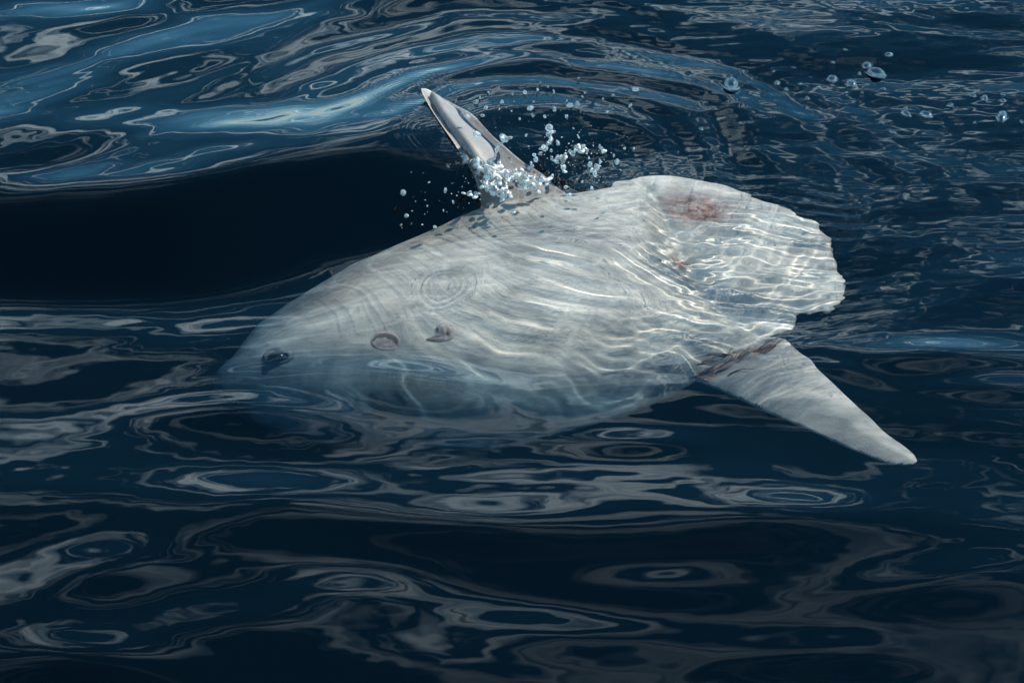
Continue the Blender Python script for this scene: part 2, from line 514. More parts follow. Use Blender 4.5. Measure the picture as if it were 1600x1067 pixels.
D, dmin, NXp, NYp = fields(FX, FY)
inside = dmin < 0
FX0, FY0 = FX.copy(), FY.copy()
ing = inside.reshape(fny, fnx)
cell = ing[:-1, :-1] | ing[1:, :-1] | ing[:-1, 1:] | ing[1:, 1:]
used = np.zeros((fny, fnx), bool)
for a in (0, 1):
    for b in (0, 1):
        used[a:fny - 1 + a, b:fnx - 1 + b] |= cell
used = used.ravel()
edge = used & ~inside
FX[edge] = NXp[edge]; FY[edge] = NYp[edge]
uid = np.where(used)[0]
remap = -np.ones(len(FX), int); remap[uid] = np.arange(len(uid))
ux, uy = FX[uid], FY[uid]
Du = D[:, uid]
is_edge = edge[uid]
th = half_thick(Du); th[is_edge] = 0
zm = mid(ux, uy)
# skin relief: grooves of the tail fin rays, wrinkles near the fold
fold = np.abs(Du[0])
cl_w = smooth(0.02, 0.09, Du[0]) * smooth(0.0, -0.02, Du[1])
rayc = at(980, 420, -.1)[:2]
angc = np.arctan2(uy - rayc[1], ux - rayc[0])
relief = cl_w * 0.0022 * np.sin(angc * 34 + 2 * perlin(ux * 6, uy * 6))
relief += -0.016 * np.exp(-(Du[0] / 0.014) ** 2) * (Du[1] < -0.02) * smooth(-0.12, 0.0, Du[1] + 0.06)
relief += 0.0025 * perlin(ux * 12, uy * 12) * smooth(0, -0.05, Du[0])
relief[is_edge] = 0
zt = zm + th + relief
# the flank stays just below the surface; only the dorsal fin breaks it
kk = 0.014
zc = water_height(ux, uy) - 0.045
lim = -kk * np.logaddexp(-zt / kk, -zc / kk)
free_fin = smooth(-0.005, -0.03, Du[3]) * smooth(-0.02, 0.0, Du[0])
zt = np.where(is_edge, zt, zt * free_fin + lim * (1 - free_fin))
zt = np.maximum(zt, zm - th * 0.5)
zb = zm - th * 0.95
nU = len(uid)
# bottom vertices share the edge ring
bot_id = np.where(is_edge, np.arange(nU), -1)
free = np.where(~is_edge)[0]
bot_id[free] = nU + np.arange(len(free))
V = np.vstack([np.column_stack([ux, uy, zt]), np.column_stack([ux[free], uy[free], zb[free]])])
ci, cj = np.where(cell)
a00 = remap[ci * fnx + cj]; a10 = remap[ci * fnx + cj + 1]; a11 = remap[(ci + 1) * fnx + cj + 1]; a01 = remap[(ci + 1) * fnx + cj]
top = np.column_stack([a00, a10, a11, a01])
ball = is_edge[top].all(1)
top = top[~ball]
bot = bot_id[top][:, ::-1]
quads = np.vstack([top, bot])
fish_me = mesh_np('body', V, quads)

# skin colour: pale grey, raw patches, darker fringe (skin marks; fin-edge shade painted in)
def spot(px, py, z, rx, ry, rot=0.0):
    c = at(px, py, z)[:2]
    ca, sa = math.cos(rot), math.sin(rot)
    X = V[:, 0] - c[0]; Y = V[:, 1] - c[1]
    X, Y = X * ca + Y * sa, -X * sa + Y * ca
    return np.exp(-((X / rx) ** 2 + (Y / ry) ** 2))
vx, vy = V[:, 0], V[:, 1]
nz = 0.5 + 0.5 * perlin(vx * 30, vy * 30) + 0.35 * perlin(vx * 75, vy * 75)
raw = np.maximum(spot(1085, 325, -.07, .066, .040, -.1), 0.6 * spot(1064, 399, -.12, .026, .020))
raw = np.maximum(raw, 0.34 * spot(1130, 567, -.2, .12, .018, .55))
raw = np.maximum(raw, 0.30 * spot(1195, 545, -.17, .05, .014, .5))
raw = np.maximum(raw, 0.8 * spot(792, 634, -.2, .028, .018))
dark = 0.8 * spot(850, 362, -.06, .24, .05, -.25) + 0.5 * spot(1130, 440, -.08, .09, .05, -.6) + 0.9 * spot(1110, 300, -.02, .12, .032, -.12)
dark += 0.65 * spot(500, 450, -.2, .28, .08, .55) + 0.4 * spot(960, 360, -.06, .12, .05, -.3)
Dv = np.concatenate([Du, Du[:, free]], axis=1)
fin = smooth(0.002, -0.008, Dv[3]) * smooth(-0.03, 0.01, Dv[0])
anal = smooth(0.0, -0.01, Dv[2]) * smooth(-0.05, 0.01, Dv[0])
edge_shade = np.exp(-(Dv[3] / 0.010) ** 2) * fin * (vx < at(700, 200)[0] + 0.13)  # unlit leading edge of the dorsal fin, its shade painted into the colour
mk = np.empty((len(V), 4), np.float32); mk[:, 3] = 1
mk[:, 0] = np.clip(raw, 0, 1); mk[:, 1] = np.clip(dark, 0, 1); mk[:, 2] = np.clip(1.0 * fin + edge_shade + 0.36 * anal, 0, 1)
ca_ = fish_me.color_attributes.new('marks', 'FLOAT_COLOR', 'POINT')
ca_.data.foreach_set('color', mk.ravel())

sm, t, N, L = new_mat('sunfish_skin')
att = N('ShaderNodeVertexColor'); att.layer_name = 'marks'
msep = N('ShaderNodeSeparateColor'); L(att.outputs[0], msep.inputs[0])
geo = N('ShaderNodeTexCoord')
def noise(scale, detail, rough, sc3=(1, 1, 1), rot=0.0, dist=0.0):
    m_ = N('ShaderNodeMapping'); m_.inputs['Scale'].default_value = sc3; m_.inputs['Rotation'].default_value = (0, 0, rot)
    L(geo.outputs['Object'], m_.inputs[0])
    n_ = N('ShaderNodeTexNoise'); n_.inputs['Scale'].default_value = scale; n_.inputs['Detail'].default_value = detail
    n_.inputs['Roughness'].default_value = rough; n_.inputs['Distortion'].default_value = dist
    L(m_.outputs[0], n_.inputs['Vector'])
    return n_.outputs['Fac']
def ramp(fac, stops):
    r_ = N('ShaderNodeValToRGB')
    el_ = r_.color_ramp.elements
    el_[0].position, el_[0].color = stops[0][0], (*stops[0][1], 1)
    el_[1].position, el_[1].color = stops[-1][0], (*stops[-1][1], 1)
    for p_, c_ in stops[1:-1]:
        q_ = el_.new(p_); q_.color = (*c_, 1)
    L(fac, r_.inputs[0])
    return r_.outputs[0]
def mixc(fac, a_, b_, mode='MIX'):
    m_ = N('ShaderNodeMix'); m_.data_type = 'RGBA'; m_.blend_type = mode
    if isinstance(fac, float): m_.inputs['Factor'].default_value = fac
    else: L(fac, m_.inputs['Factor'])
    for s_, k_ in ((a_, 'A'), (b_, 'B')):
        if isinstance(s_, tuple): m_.inputs[k_].default_value = (*s_, 1)
        else: L(s_, m_.inputs[k_])
    return m_.outputs['Result']
def mth(op, a_, b_):
    m_ = N('ShaderNodeMath'); m_.operation = op; m_.use_clamp = True
    for s_, i_ in ((a_, 0), (b_, 1)):
        if isinstance(s_, float): m_.inputs[i_].default_value = s_
        else: L(s_, m_.inputs[i_])
    return m_.outputs[0]
streak = noise(9, 8, .62, (0.8, 3.2, 1), R(20))
mott = noise(4.5, 7, .6, (1, 1.6, 1), R(25), 0.8)
wrk = noise(26, 6, .6, (0.45, 2.6, 1), R(16), 1.2)
basec = ramp(mott, [(.32, (.27, .265, .235)), (.48, (.42, .41, .37)), (.64, (.56, .545, .485))])
c1 = mixc(1.0, basec, ramp(streak, [(.3, (.72, .73, .73)), (.66, (1.05, 1.05, 1.03))]), 'MULTIPLY')
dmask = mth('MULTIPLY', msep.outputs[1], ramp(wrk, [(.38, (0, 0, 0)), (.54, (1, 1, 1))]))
c1b = mixc(mth('MULTIPLY', ramp(wrk, [(.5, (0, 0, 0)), (.68, (1, 1, 1))]), 0.4), c1, (.24, .235, .23))
spk = ramp(noise(170, 3, .6), [(.60, (0, 0, 0)), (.68, (1, 1, 1))])
c1c = mixc(mth('MULTIPLY', spk, 0.2), c1b, (.20, .195, .19))
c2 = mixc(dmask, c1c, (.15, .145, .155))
fmask = mth('MULTIPLY', msep.outputs[2], ramp(streak, [(.25, (.8, .8, .8)), (.6, (1, 1, 1))]))
c3 = mixc(fmask, c2, (.15, .14, .135))
rn = noise(38, 7, .68, (1, 1, 1), 0.0, 1.0)
rm = mth('MULTIPLY', mth('MULTIPLY', msep.outputs[0], 2.2), ramp(rn, [(.32, (.12, .12, .12)), (.54, (1, 1, 1))]))
rawc = ramp(noise(60, 4, .6), [(.35, (.035, .014, .01)), (.5, (.16, .05, .028)), (.66, (.30, .14, .08))])
skinc = mixc(rm, c3, rawc)
n2 = N('ShaderNodeTexNoise'); n2.inputs['Scale'].default_value = 150; n2.inputs['Detail'].default_value = 4
L(geo.outputs['Object'], n2.inputs['Vector'])
bp = N('ShaderNodeBump'); bp.inputs['Strength'].default_value = .18; bp.inputs['Distance'].default_value = .004
L(n2.outputs['Fac'], bp.inputs['Height'])
pb = N('ShaderNodeBsdfPrincipled')
pb.inputs['Roughness'].default_value = .55
L(skinc, pb.inputs['Base Color']); L(bp.outputs[0], pb.inputs['Normal'])
out = N('ShaderNodeOutputMaterial'); L(pb.outputs[0], out.inputs['Surface'])

fish = bpy.data.objects.new('ocean_sunfish', None)
COL.objects.link(fish)
tag(fish, 'pale grey ocean sunfish tilted on its side just under the water', 'fish')
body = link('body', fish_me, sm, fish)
body.cycles.is_caustics_receiver = True

TOPG = (mid(FX0, FY0) + half_thick(D)).reshape(fny, fnx)

def top_z(x, y):
    u_ = min(max((x - fx[0]) / STEP, 0), fnx - 1.001); v_ = min(max((y - fy[0]) / STEP, 0), fny - 1.001)
    i, j = int(u_), int(v_); a, b = u_ - i, v_ - j
    return float((TOPG[j, i] * (1 - a) + TOPG[j, i + 1] * a) * (1 - b) + (TOPG[j + 1, i] * (1 - a) + TOPG[j + 1, i + 1] * a) * b)

def on_skin(px, py):
    """Place and normal of the skin seen at a pixel."""
    z = -0.2
    for _ in range(40):
        p = at(px, py, z)
        z = 0.6 * z + 0.4 * min(top_z(p[0], p[1]), -0.03)
    p = at(px, py, z); e = 0.012
    n = Vector((top_z(p[0] - e, p[1]) - top_z(p[0] + e, p[1]), top_z(p[0], p[1] - e) - top_z(p[0], p[1] + e), 2 * e)).normalized()
    return Vector((p[0], p[1], z)), n

def on_skin_matrix(px, py, spin=0.0):
    p, n = on_skin(px, py)
    X = (Vector((1, 0, 0)) - n * n.x).normalized()
    Y = n.cross(X)
    q = Matrix((X, Y, n)).transposed().to_4x4()
    return Matrix.Translation(p) @ q @ Matrix.Rotation(spin, 4, 'Z')

def simple_mat(name, c0, c1, scale, rough, bump=0.2, coat=0.0):
    m, t, N, L = new_mat(name)
    tx = N('ShaderNodeTexCoord')
    no = N('ShaderNodeTexNoise'); no.inputs['Scale'].default_value = scale; no.inputs['Detail'].default_value = 6
    L(tx.outputs['Object'], no.inputs['Vector'])
    ra = N('ShaderNodeValToRGB')
    ra.color_ramp.elements[0].position = .32; ra.color_ramp.elements[0].color = (*c0, 1)
    ra.color_ramp.elements[1].position = .68; ra.color_ramp.elements[1].color = (*c1, 1)
    L(no.outputs['Fac'], ra.inputs[0])
    b = N('ShaderNodeBump'); b.inputs['Strength'].default_value = bump; b.inputs['Distance'].default_value = .003
    L(no.outputs['Fac'], b.inputs['Height'])
    p = N('ShaderNodeBsdfPrincipled'); p.inputs['Roughness'].default_value = rough
    p.inputs['Coat Weight'].default_value = coat
    L(ra.outputs[0], p.inputs['Base Color']); L(b.outputs[0], p.inputs['Normal'])
    o = N('ShaderNodeOutputMaterial'); L(p.outputs[0], o.inputs['Surface'])
    return m

eye_mat = simple_mat('eye_dark', (.006, .007, .010), (.018, .02, .028), 60, .2)
pupil_mat = simple_mat('pupil_black', (.002, .002, .003), (.006, .006, .008), 60, .1)
lid_mat = simple_mat('eyelid_skin', (.10, .10, .11), (.24, .24, .24), 90, .6)
gill_mat = simple_mat('gill_skin', (.16, .12, .11), (.38, .33, .30), 45, .55)
gill_shade_mat = simple_mat('gill_shade', (.05, .028, .028), (.12, .075, .07), 80, .6)

def polar_mesh(name, prof, seg=48, shape=None):
    """Surface of rings: prof is a list of (radius, height); shape(angle) scales the radius."""
    v, q, tr = [], [], []
    for r_, h_ in prof:
        for k in range(seg):
            a = 2 * math.pi * k / seg
            f = shape(a) if shape else 1.0
            v.append((r_ * f * math.cos(a), r_ * f * math.sin(a), h_))
    for i in range(len(prof) - 1):
        for k in range(seg):
            k1 = (k + 1) % seg
            q.append((i * seg + k, i * seg + k1, (i + 1) * seg + k1, (i + 1) * seg + k))
    v.append((0, 0, prof[-1][1])); c = len(v) - 1
    for k in range(seg):
        tr.append(((len(prof) - 1) * seg + k, (len(prof) - 1) * seg + (k + 1) % seg, c))
    return mesh_np(name, v, q, tr)

def place(name, me, mat, M, parent):
    o = link(name, me, mat, parent)
    o.matrix_world = M
    o.cycles.is_caustics_receiver = True
    return o

# eye: lid ring, dark ball, pupil
M = on_skin_matrix(437, 557, 0.2)
oval = lambda a: 1 / math.sqrt(math.cos(a) ** 2 + (math.sin(a) / 0.80) ** 2)
ball = [(0.029 * math.cos(a), 0.024 * math.sin(a) + 0.001) for a in np.linspace(-0.3, 1.45, 12)]
eye = place('eye', polar_mesh('eye', ball, 40, oval), eye_mat, M, fish)
lid_prof = [(0.050, -0.006), (0.046, 0.0015), (0.041, 0.006), (0.036, 0.0085), (0.032, 0.008), (0.0285, 0.004), (0.027, -0.006)]
lid = place('eyelid', polar_mesh('eyelid', lid_prof, 40, oval), lid_mat, M, fish)
pup = [(0.013 * math.cos(a), 0.0215 + 0.0055 * math.sin(a)) for a in np.linspace(-0.4, 1.5, 8)]
pupil = place('pupil', polar_mesh('pupil', pup, 28), pupil_mat, M, eye)
pupil.matrix_parent_inverse = eye.matrix_world.inverted()
pupil.matrix_world = M

# gill opening: raised lip, dished membrane, dark crescent painting the shadow inside the opening
M = on_skin_matrix(601, 531, 0.15)
egg = lambda a: 1.0 + 0.10 * math.cos(a) + 0.05 * math.cos(2 * a + 0.6)
gp = [(0.042, -0.008), (0.039, 0.000), (0.0365, 0.0014), (0.034, 0.0018), (0.031, 0.0017), (0.027, 0.0012), (0.020, 0.0012), (0.012, 0.0022), (0.004, 0.003)]
gill = place('gill_opening', polar_mesh('gill_opening', gp, 52, egg), gill_mat, M, fish)
vv, qq = [], []
for i in range(25):
    a = R(-25 + 190 * i / 24)
    w = (0.013 + 0.003 * math.sin(i * 0.9)) * math.sin(math.pi * i / 24) ** 0.7 + 0.0008
    for r_, z_ in ((0.034 - w, 0.0032), (0.034 - w / 2, 0.0036), (0.034, 0.0026)):
        vv.append((r_ * math.cos(a) * egg(a), r_ * math.sin(a) * egg(a), z_))
for i in range(24):
    for j in range(2):
        qq.append((i * 3 + j, i * 3 + j + 1, i * 3 + j + 4, i * 3 + j + 3))
slit_shade = place('slit_shade', mesh_np('slit_shade', vv, qq), gill_shade_mat, M, gill)
slit_shade.matrix_parent_inverse = gill.matrix_world.inverted(); slit_shade.matrix_world = M

# pectoral fin: a small ear-shaped lobe standing off the flank
M = on_skin_matrix(693, 519, 0.1)
lobe = [(-.046, -.010), (-.030, -.002), (-.014, .010), (-.012, .030), (-.002, .038), (.014, .036), (.026, .022), (.031, .004), (.026, -.014), (.010, -.024), (-.010, -.026), (-.030, -.020)]
Pl = densify(np.array(lobe), 0.004)
cl = np.array([0.006, -0.002])
prof = [(1.0, 0.0), (0.985, 0.002), (0.93, 0.0045), (0.75, 0.006), (0.5, 0.0065), (0.25, 0.006)]
vv, qq, tr = [], [], []
nP = len(Pl)
for f, h_ in prof:
    for p in Pl:
        q_ = cl + (p - cl) * f
        lift = 0.22 * (q_[1] + 0.026)
        vv.append((q_[0], q_[1], h_ + lift - 0.004 + 0.0015 * math.sin(q_[0] * 420) * (1 - f) * 2))
for i in range(len(prof) - 1):
    for k in range(nP):
        k1 = (k + 1) % nP
        qq.append((i * nP + k1, i * nP + k, (i + 1) * nP + k, (i + 1) * nP + k1))
vv.append((cl[0], cl[1], 0.006 + 0.22 * (cl[1] + .026) - .004))
for k in range(nP):
    tr.append((5 * nP + (k + 1) % nP, 5 * nP + k, len(vv) - 1))
n0 = len(vv)
for p in Pl:
    vv.append((p[0], p[1], -0.012))
for k in range(nP):
    k1 = (k + 1) % nP
    qq.append((k, k1, n0 + k1, n0 + k))
pect = place('pectoral_fin', mesh_np('pectoral_fin', vv, qq, tr), gill_mat, M, fish)
# ------------------------------------------------------------------ bubbles, drops and splash
dm, t, N, L = new_mat('drop_water')
g1 = N('ShaderNodeBsdfGlass'); g1.inputs['IOR'].default_value = 1.333; g1.inputs['Color'].default_value = (1, .97, .92, 1); g1.inputs['Roughness'].default_value = 0.0
g2 = N('ShaderNodeBsdfGlossy'); g2.inputs['Roughness'].default_value = 0.05; g2.inputs['Color'].default_value = (.95, .97, 1, 1)
nn = N('ShaderNodeTexNoise'); nn.inputs['Scale'].default_value = 90; nn.inputs['Detail'].default_value = 2
nb = N('ShaderNodeBump'); nb.inputs['Strength'].default_value = .25; nb.inputs['Distance'].default_value = .004
L(nn.outputs['Fac'], nb.inputs['Height']); L(nb.outputs[0], g2.inputs['Normal'])
mxs = N('ShaderNodeMixShader'); mxs.inputs[0].default_value = 0.16
L(g1.outputs[0], mxs.inputs[1]); L(g2.outputs[0], mxs.inputs[2])
g3 = N('ShaderNodeBsdfDiffuse'); g3.inputs['Color'].default_value = (.9, .9, .88, 1)
mxd = N('ShaderNodeMixShader'); mxd.inputs[0].default_value = 0.10
L(mxs.outputs[0], mxd.inputs[1]); L(g3.outputs[0], mxd.inputs[2])
out = N('ShaderNodeOutputMaterial'); L(mxd.outputs[0], out.inputs['Surface'])

# a bubble's film: see-through, mirroring towards its rim
fm, t, N, L = new_mat('bubble_film')
f1 = N('ShaderNodeBsdfTransparent'); f1.inputs['Color'].default_value = (.93, .95, .96, 1)
f2 = N('ShaderNodeBsdfGlossy'); f2.inputs['Roughness'].default_value = 0.06
fr = N('ShaderNodeFresnel'); fr.inputs['IOR'].default_value = 2.1
fr.inputs['IOR'].default_value = 1.7
fa = N('ShaderNodeMath'); fa.operation = 'MAXIMUM'; fa.inputs[1].default_value = 0.2; L(fr.outputs[0], fa.inputs[0])
fx_ = N('ShaderNodeMixShader'); L(fa.outputs[0], fx_.inputs[0]); L(f1.outputs[0], fx_.inputs[1]); L(f2.outputs[0], fx_.inputs[2])
out = N('ShaderNodeOutputMaterial'); L(fx_.outputs[0], out.inputs['Surface'])
# broken water of the splash: clear, with a crumpled bright skin and fine air in it
pm, t, N, L = new_mat('splash_water')
h1 = N('ShaderNodeBsdfGlass'); h1.inputs['IOR'].default_value = 1.333; h1.inputs['Color'].default_value = (1, .97, .92, 1); h1.inputs['Roughness'].default_value = 0.02
h2 = N('ShaderNodeBsdfGlossy'); h2.inputs['Roughness'].default_value = 0.12
hn = N('ShaderNodeTexNoise'); hn.inputs['Scale'].default_value = 130; hn.inputs['Detail'].default_value = 3
htc = N('ShaderNodeTexCoord'); L(htc.outputs['Object'], hn.inputs['Vector'])
hb = N('ShaderNodeBump'); hb.inputs['Strength'].default_value = .9; hb.inputs['Distance'].default_value = .008
L(hn.outputs['Fac'], hb.inputs['Height']); L(hb.outputs[0], h2.inputs['Normal']); L(hb.outputs[0], h1.inputs['Normal'])
hx = N('ShaderNodeMixShader'); hx.inputs[0].default_value = 0.2
L(h1.outputs[0], hx.inputs[1]); L(h2.outputs[0], hx.inputs[2])
h3 = N('ShaderNodeBsdfDiffuse'); h3.inputs['Color'].default_value = (.92, .90, .86, 1)
hf = N('ShaderNodeTexNoise'); hf.inputs['Scale'].default_value = 70; hf.inputs['Detail'].default_value = 5
L(htc.outputs['Object'], hf.inputs['Vector'])
hr = N('ShaderNodeMapRange'); hr.inputs['From Min'].default_value = .48; hr.inputs['From Max'].default_value = .60; hr.inputs['To Max'].default_value = .55
L(hf.outputs['Fac'], hr.inputs['Value'])
hy = N('ShaderNodeMixShader'); L(hr.outputs[0], hy.inputs[0]); L(hx.outputs[0], hy.inputs[1]); L(h3.outputs[0], hy.inputs[2])
out = N('ShaderNodeOutputMaterial'); L(hy.outputs[0], out.inputs['Surface'])

def wobble_ball(name, seed, amp=0.10, flat=1.0):
    bm = bmesh.new()
    bmesh.ops.create_icosphere(bm, subdivisions=3, radius=1.0)
    rs = np.random.default_rng(seed); ph = rs.random(6) * 6.28
    for v in bm.verts:
        c = v.co
        k = 1 + amp * (math.sin(2.1 * c.x + ph[0]) * math.cos(1.7 * c.y + ph[1]) + 0.6 * math.sin(3 * c.z + ph[2] + c.x))
        v.co = Vector((c.x * k, c.y * k, c.z * k * flat))
    me = bpy.data.meshes.new(name); bm.to_mesh(me); bm.free()
    for p in me.polygons: p.use_smooth = True
    me.materials.append(dm)
    return me

def dome(name, seed, tall=0.8):
    """A bubble's film cap with the raised foot of water round it."""
    rs = np.random.default_rng(seed); ph = rs.random(2) * 6.28
    prof = [(1.25, -0.08), (1.14, 0.0), (1.05, 0.08), (0.99, 0.2)]
    prof += [(math.cos(a), 0.10 + tall * math.sin(a)) for a in np.linspace(0.25, 1.5, 12)]
    me = polar_mesh(name, prof, 32, lambda a: 1 + 0.06 * math.cos(a + ph[0]) + 0.05 * math.cos(2 * a + ph[1]))
    me.materials.append(fm)
    return me

DROPS = [wobble_ball('water_drop', 10 + i, 0.10 + 0.07 * i, 0.9) for i in range(5)]
DOMES = [dome('air_bubble', 20 + i, 0.5 + 0.12 * i) for i in range(3)]

def put(name, me, px, py, rpx, lift, label, cat, group):
    p = at(px, py, max(lift, 0.0))
    z = water_at(p[0], p[1])
    p = at(px, py, max(z + lift, 0)) if z + lift >= 0 else at(px, py, 0) + (at(px, py, 0) - CAM) * ((z + lift) / (-CAM[2]))
    r_ = rpx * np.linalg.norm(p - CAM) / FPX
    o = bpy.data.objects.new(name, me)
    COL.objects.link(o)
    o.location = (p[0], p[1], p[2])
    r_ *= 0.72 if 'drop' in name else 0.88
    k = 0.75 + 0.5 * random.random()
    o.scale = (r_ * k, r_ * (2 - k), r_ * (0.75 + 0.5 * random.random()))
    o.rotation_euler = (0, 0, random.random() * 6.28)
    if 'drop' in name:
        q = 1 + 0.9 * random.random() ** 2
        o.scale = (r_ * q, r_ / q ** 0.5 * k, r_ / q ** 0.5)
        o.rotation_euler = (random.random() * 6.28, random.random() * 6.28, random.random() * 6.28)
    tag(o, label, cat, group)
    return o

FAR = [(1300,124,9),(1330,131,10),(1354,103,9),(1389,86,6),(1321,78,3),(1301,98,3),(1214,130,6),(1229,140,4),(1209,112,3),(1240,106,3),
       (1262,154,4),(1280,136,3),(1301,134,3),(1322,145,3),(1347,145,3),(1380,139,4),(1343,116,4),(1486,132,3),(1497,136,3),(1520,150,5),(1539,154,7),
       (1567,148,4),(1567,158,5),(1485,165,5),(1525,163,3),(1415,178,8),(1447,180,9),(1377,192,4),(1395,207,5),(1523,192,3),(1596,191,4),(1474,198,2),
       (1095,202,3),(1152,160,2),(1180,150,2),(1250,132,3),(1266,121,2)]
NEARFIN = [(744,160,6),(759,170,5),(784,161,5),(801,147,3),(820,144,4),(829,169,6),(832,180,3),(840,140,3),(856,136,2),(865,143,3),(866,171,5),(851,182,4),(885,182,4),
       (901,165,9),(890,165,6),(910,151,3),(942,155,2),(958,149,3),(975,140,2),(993,140,5),(985,165,4),(949,175,3),(812,186,3),(780,171,2),(799,174,2),(750,153,3),(734,155,2),
       (754,181,4),(844,129,2),(763,144,2),(834,159,2),(886,158,2),(904,122,2),(914,145,2),(896,201,2),(904,214,3)]
SPRAY = [(858,200,9),(857,211,5),(858,221,4),(872,224,5),(850,232,6),(844,240,5),(861,235,4),(871,247,6),(880,250,8),(881,262,5),(895,240,6),(900,230,5),(910,230,6),(917,236,5),
       (890,236,4),(922,257,6),(932,260,7),(930,272,6),(928,266,5),(937,252,4),(920,247,3),(837,250,6),(835,242,4),(830,255,4),(937,229,4),(959,243,3),(927,228,2),(976,232,3),(991,232,3),
       (942,237,4),(964,253,6),(970,266,2),(910,284,3),(884,292,5),(890,305,5),(925,295,4),(822,212,3),(826,229,2),(745,209,7),(731,182,4)]
TROUGH = [(630,301,7),(696,297,5),(635,337,5),(644,330,2),(627,352,3),(643,350,2),(680,356,6),(708,316,3),(714,306,2),(670,285,2),(693,329,2),(668,322,2),(722,292,2)]
put('air_bubble', DOMES[2], 1143, 135, 15, 0.0, 'largest round clear bubble floating alone on dark water, upper right', 'bubble', None)
put('air_bubble', DOMES[1], 1368, 116, 14, 0.0, 'wide clear bubble in the cluster floating furthest up at right', 'bubble', None)
put('air_bubble', DOMES[0], 1566, 182, 12, 0.0, 'wide flat clear bubble floating near the right edge of the water', 'bubble', None)
for i, (a, b, r_) in enumerate(FAR):
    put('air_bubble', DOMES[i % 3], a, b, r_, 0.0, 'small shiny bubble floating on the water at upper right', 'bubble', 'small bubbles on the upper right water')
for i, (a, b, r_) in enumerate(NEARFIN):
    put('water_drop', DROPS[i % 5], a, b, r_, 0.008, 'small sparkling drop scattered over rippled water right of the raised fin tip', 'water drop', 'drops scattered beside the raised fin')
for i, (a, b, r_) in enumerate(SPRAY):
    put('water_drop', DROPS[i % 5], a, b, r_, 0.03 + 0.05 * random.random(), 'bright drop of spray flung up behind the base of the dorsal fin', 'water drop', 'spray behind the fin base')
for i, (a, b, r_) in enumerate(TROUGH):
    put('water_drop', DROPS[i % 5], a, b, r_, 0.006, 'small drop over the black water in front of the fin', 'water drop', 'drops over the black trough')
for i, (a, b, r_) in enumerate([(947, 326, 3), (957, 317, 3), (989, 360, 2), (952, 322, 2)]):
    put('water_drop', DROPS[i % 5], a, b, r_, 0.004, 'tiny bright bubble on the water above the pale flank', 'water drop', 'bubbles above the flank')

def splash(name, balls, label, shred, res=0.0042):
    """Water thrown up: balls is a list of (x, y, z, radius) that flow into one skin."""
    mb = bpy.data.metaballs.new(name + '_source')
    mb.resolution = res; mb.render_resolution = res; mb.threshold = 0.35
    o = bpy.data.objects.new(name + '_source', mb)
    COL.objects.link(o)
    for x, y, z, r_ in balls:
        e = mb.elements.new(type='ELLIPSOID'); e.co = (x, y, z); e.radius = r_ * 2.3
        e.size_x = 0.6 + 0.8 * rng.random(); e.size_y = 0.35 + 0.5 * rng.random(); e.size_z = 0.22 + 0.35 * rng.random()
        e.rotation = Vector(rng.normal(0, 1, 3)).to_track_quat('X', 'Z')
    bpy.context.view_layer.update()
    dg = bpy.context.evaluated_depsgraph_get()
    me = bpy.data.meshes.new_from_object(o.evaluated_get(dg))
    bpy.data.objects.remove(o)
    bpy.data.metaballs.remove(mb)
    me.name = name
    for p in me.polygons: p.use_smooth = True
    me.materials.clear()
    bm = bmesh.new(); bm.from_mesh(me)
    todo = set(bm.verts); groups = []
    while todo:
        st = [todo.pop()]; isl = [st[0]]
        while st:
            for e_ in st.pop().link_edges:
                for w_ in e_.verts:
                    if w_ in todo:
                        todo.remove(w_); st.append(w_); isl.append(w_)
        groups.append(isl)
    groups.sort(key=len, reverse=True)
    for g in groups[1:]:
        if len(g) >= 40:
            ix = {v: i for i, v in enumerate(g)}
            fs = {f for v in g for f in v.link_faces}
            c = sum((v.co for v in g), Vector()) / len(g)
            mf = bpy.data.meshes.new('water_shred')
            mf.from_pydata([v.co - c for v in g], [], [[ix[v] for v in f.verts] for f in fs])
            for p in mf.polygons: p.use_smooth = True
            of = link('water_shred', mf, pm); of.location = c
            tag(of, shred[0], 'water drop', shred[1])
    for g in groups[1:]:
        bmesh.ops.delete(bm, geom=g, context='VERTS')
    bm.to_mesh(me); bm.free()
    s_ = link(name, me, pm)
    tag(s_, label, 'splash')
    return s_

def jet(p0, p1, r0, r1, n, sag=0.0, jit=0.004):
    """A string of water from one (pixel x, pixel y, height) to another."""
    a = at(p0[0], p0[1], p0[2]); b = at(p1[0], p1[1], p1[2]); res = []
    for i in range(n):
        f = i / (n - 1)
        p = a * (1 - f) + b * f + np.array([0, 0, sag * math.sin(math.pi * f)]) + rng.normal(0, jit, 3)
        res.append((*p, r0 * (1 - f) + r1 * f * (0.7 + 0.6 * rng.random())))
    return res

balls = []
balls += jet((748, 262, .03), (842, 300, .01), .016, .010, 16, .02, .007)
balls += jet((742, 255, .05), (775, 300, .01), .014, .012, 12, .01, .007)
balls += jet((762, 262, .04), (787, 214, .13), .009, .005, 13, .0, .003)
balls += jet((787, 214, .13), (800, 218, .13), .010, .007, 4, .0, .003)
balls += jet((690, 266, .012), (752, 256, .04), .004, .010, 12, .01, .003)
balls += jet((705, 240, .03), (740, 258, .04), .006, .009, 7, .01, .004)
balls += jet((795, 285, .03), (870, 292, .01), .010, .006, 12, .02, .008)
balls += jet((770, 280, .03), (820, 262, .06), .010, .005, 9, .01, .008)
for _ in range(300):
    p = at(786 + rng.normal(0, 34), 281 + rng.normal(0, 19), .015 + .045 * rng.random())
    balls.append((*p, .003 + .0045 * rng.random()))
splash('splash', balls, 'white splash of water bursting over the base of the dorsal fin',
       ('torn shred of water thrown off the splash on the dorsal fin base', 'shreds of water at the fin base'))
balls = []
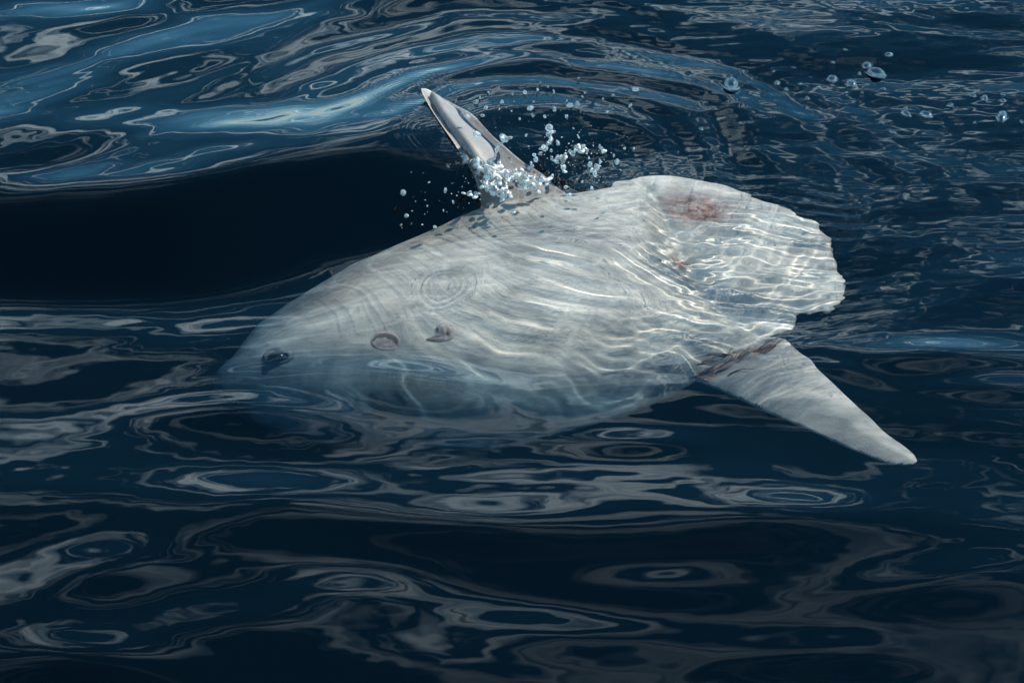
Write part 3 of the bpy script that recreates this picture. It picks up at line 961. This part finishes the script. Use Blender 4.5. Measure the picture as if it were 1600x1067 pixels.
for a, b, c in [((850, 230, .05), (882, 262, .03), 9), ((872, 250, .04), (900, 232, .07), 9), ((900, 232, .07), (918, 240, .06), 6), ((858, 204, .09), (858, 226, .06), 6),
                ((918, 250, .05), (934, 275, .02), 8), ((940, 232, .06), (962, 252, .04), 5), ((884, 262, .03), (884, 290, .01), 7)]:
    balls += jet(a, b, .007, .005, c, 0, .004)
splash('spray', balls, 'largest lacy string of spray hanging over dark water behind the splash',
       ('lacy string of spray over the dark water right of the splash', 'strings of spray behind the splash'))

# the finest spray, too small to count
def fine_spray(name, spots, label):
    vs_, ts_ = [], []
    base_v = np.array([(1, 0, 0), (-1, 0, 0), (0, 1, 0), (0, -1, 0), (0, 0, 1), (0, 0, -1)], float)
    base_f = np.array([(0, 2, 4), (2, 1, 4), (1, 3, 4), (3, 0, 4), (2, 0, 5), (1, 2, 5), (3, 1, 5), (0, 3, 5)])
    for px, py, z, r_ in spots:
        p = at(px, py, z)
        k = len(vs_) * 6
        vs_.append(base_v * r_ * (0.7 + 0.6 * rng.random(3)) + p); ts_.append(base_f + k)
    o = link(name, mesh_np(name, np.vstack(vs_), None, np.vstack(ts_)), pm)
    o['kind'] = 'stuff'; o['label'] = label; o['category'] = 'spray'
    return o
sp = []
for cx_, cy_, sx, sy, n in ((790, 275, 45, 22, 150), (880, 245, 40, 28, 170), (935, 255, 35, 22, 80), (840, 175, 70, 25, 70), (690, 310, 40, 25, 25)):
    for _ in range(n):
        sp.append((cx_ + rng.normal(0, sx), cy_ + rng.normal(0, sy), 0.05 + 0.05 * rng.random(), 0.0007 + 0.0016 * rng.random() ** 2))
fine_spray('fine_spray', sp, 'fine white spray flying round the dorsal fin')

# frayed dark strands of skin where the lower fin joins the body
fv_, fq_ = [], []
for i in range(30):
    f = rng.random()
    p, n = on_skin(1085 + 135 * f + rng.normal(0, 5), 583 - 42 * f + rng.normal(0, 7))
    d = Vector((0.86 + rng.normal(0, .1), 0.38 + rng.normal(0, .18), 0)); d = (d - n * d.dot(n)).normalized()
    side = n.cross(d)
    ln_ = 0.035 + 0.05 * rng.random(); w_ = 0.0012 + 0.0016 * rng.random(); bend = rng.normal(0, .25)
    k = len(fv_)
    for j in range(7):
        g = j / 6
        c = p + d * (ln_ * (g - .35)) + side * (bend * ln_ * g * g) + n * (0.003 + 0.010 * g * g)
        ww = w_ * (1 - g) ** 0.6 + 0.0002
        for (u_, v_) in ((1, 0), (0, .7), (-1, 0), (0, -.7)):
            fv_.append(c + side * (ww * u_) + n * (ww * v_))
    for j in range(6):
        for m_ in range(4):
            a_ = k + j * 4 + m_; b_ = k + j * 4 + (m_ + 1) % 4
            fq_.append((a_, b_, b_ + 4, a_ + 4))
strand_mat = simple_mat('frayed_skin', (.05, .028, .02), (.16, .09, .06), 90, .6)
fray = place('frayed_skin', mesh_np('frayed_skin', fv_, fq_), strand_mat, Matrix.Identity(4), fish)
fray['kind'] = 'stuff'
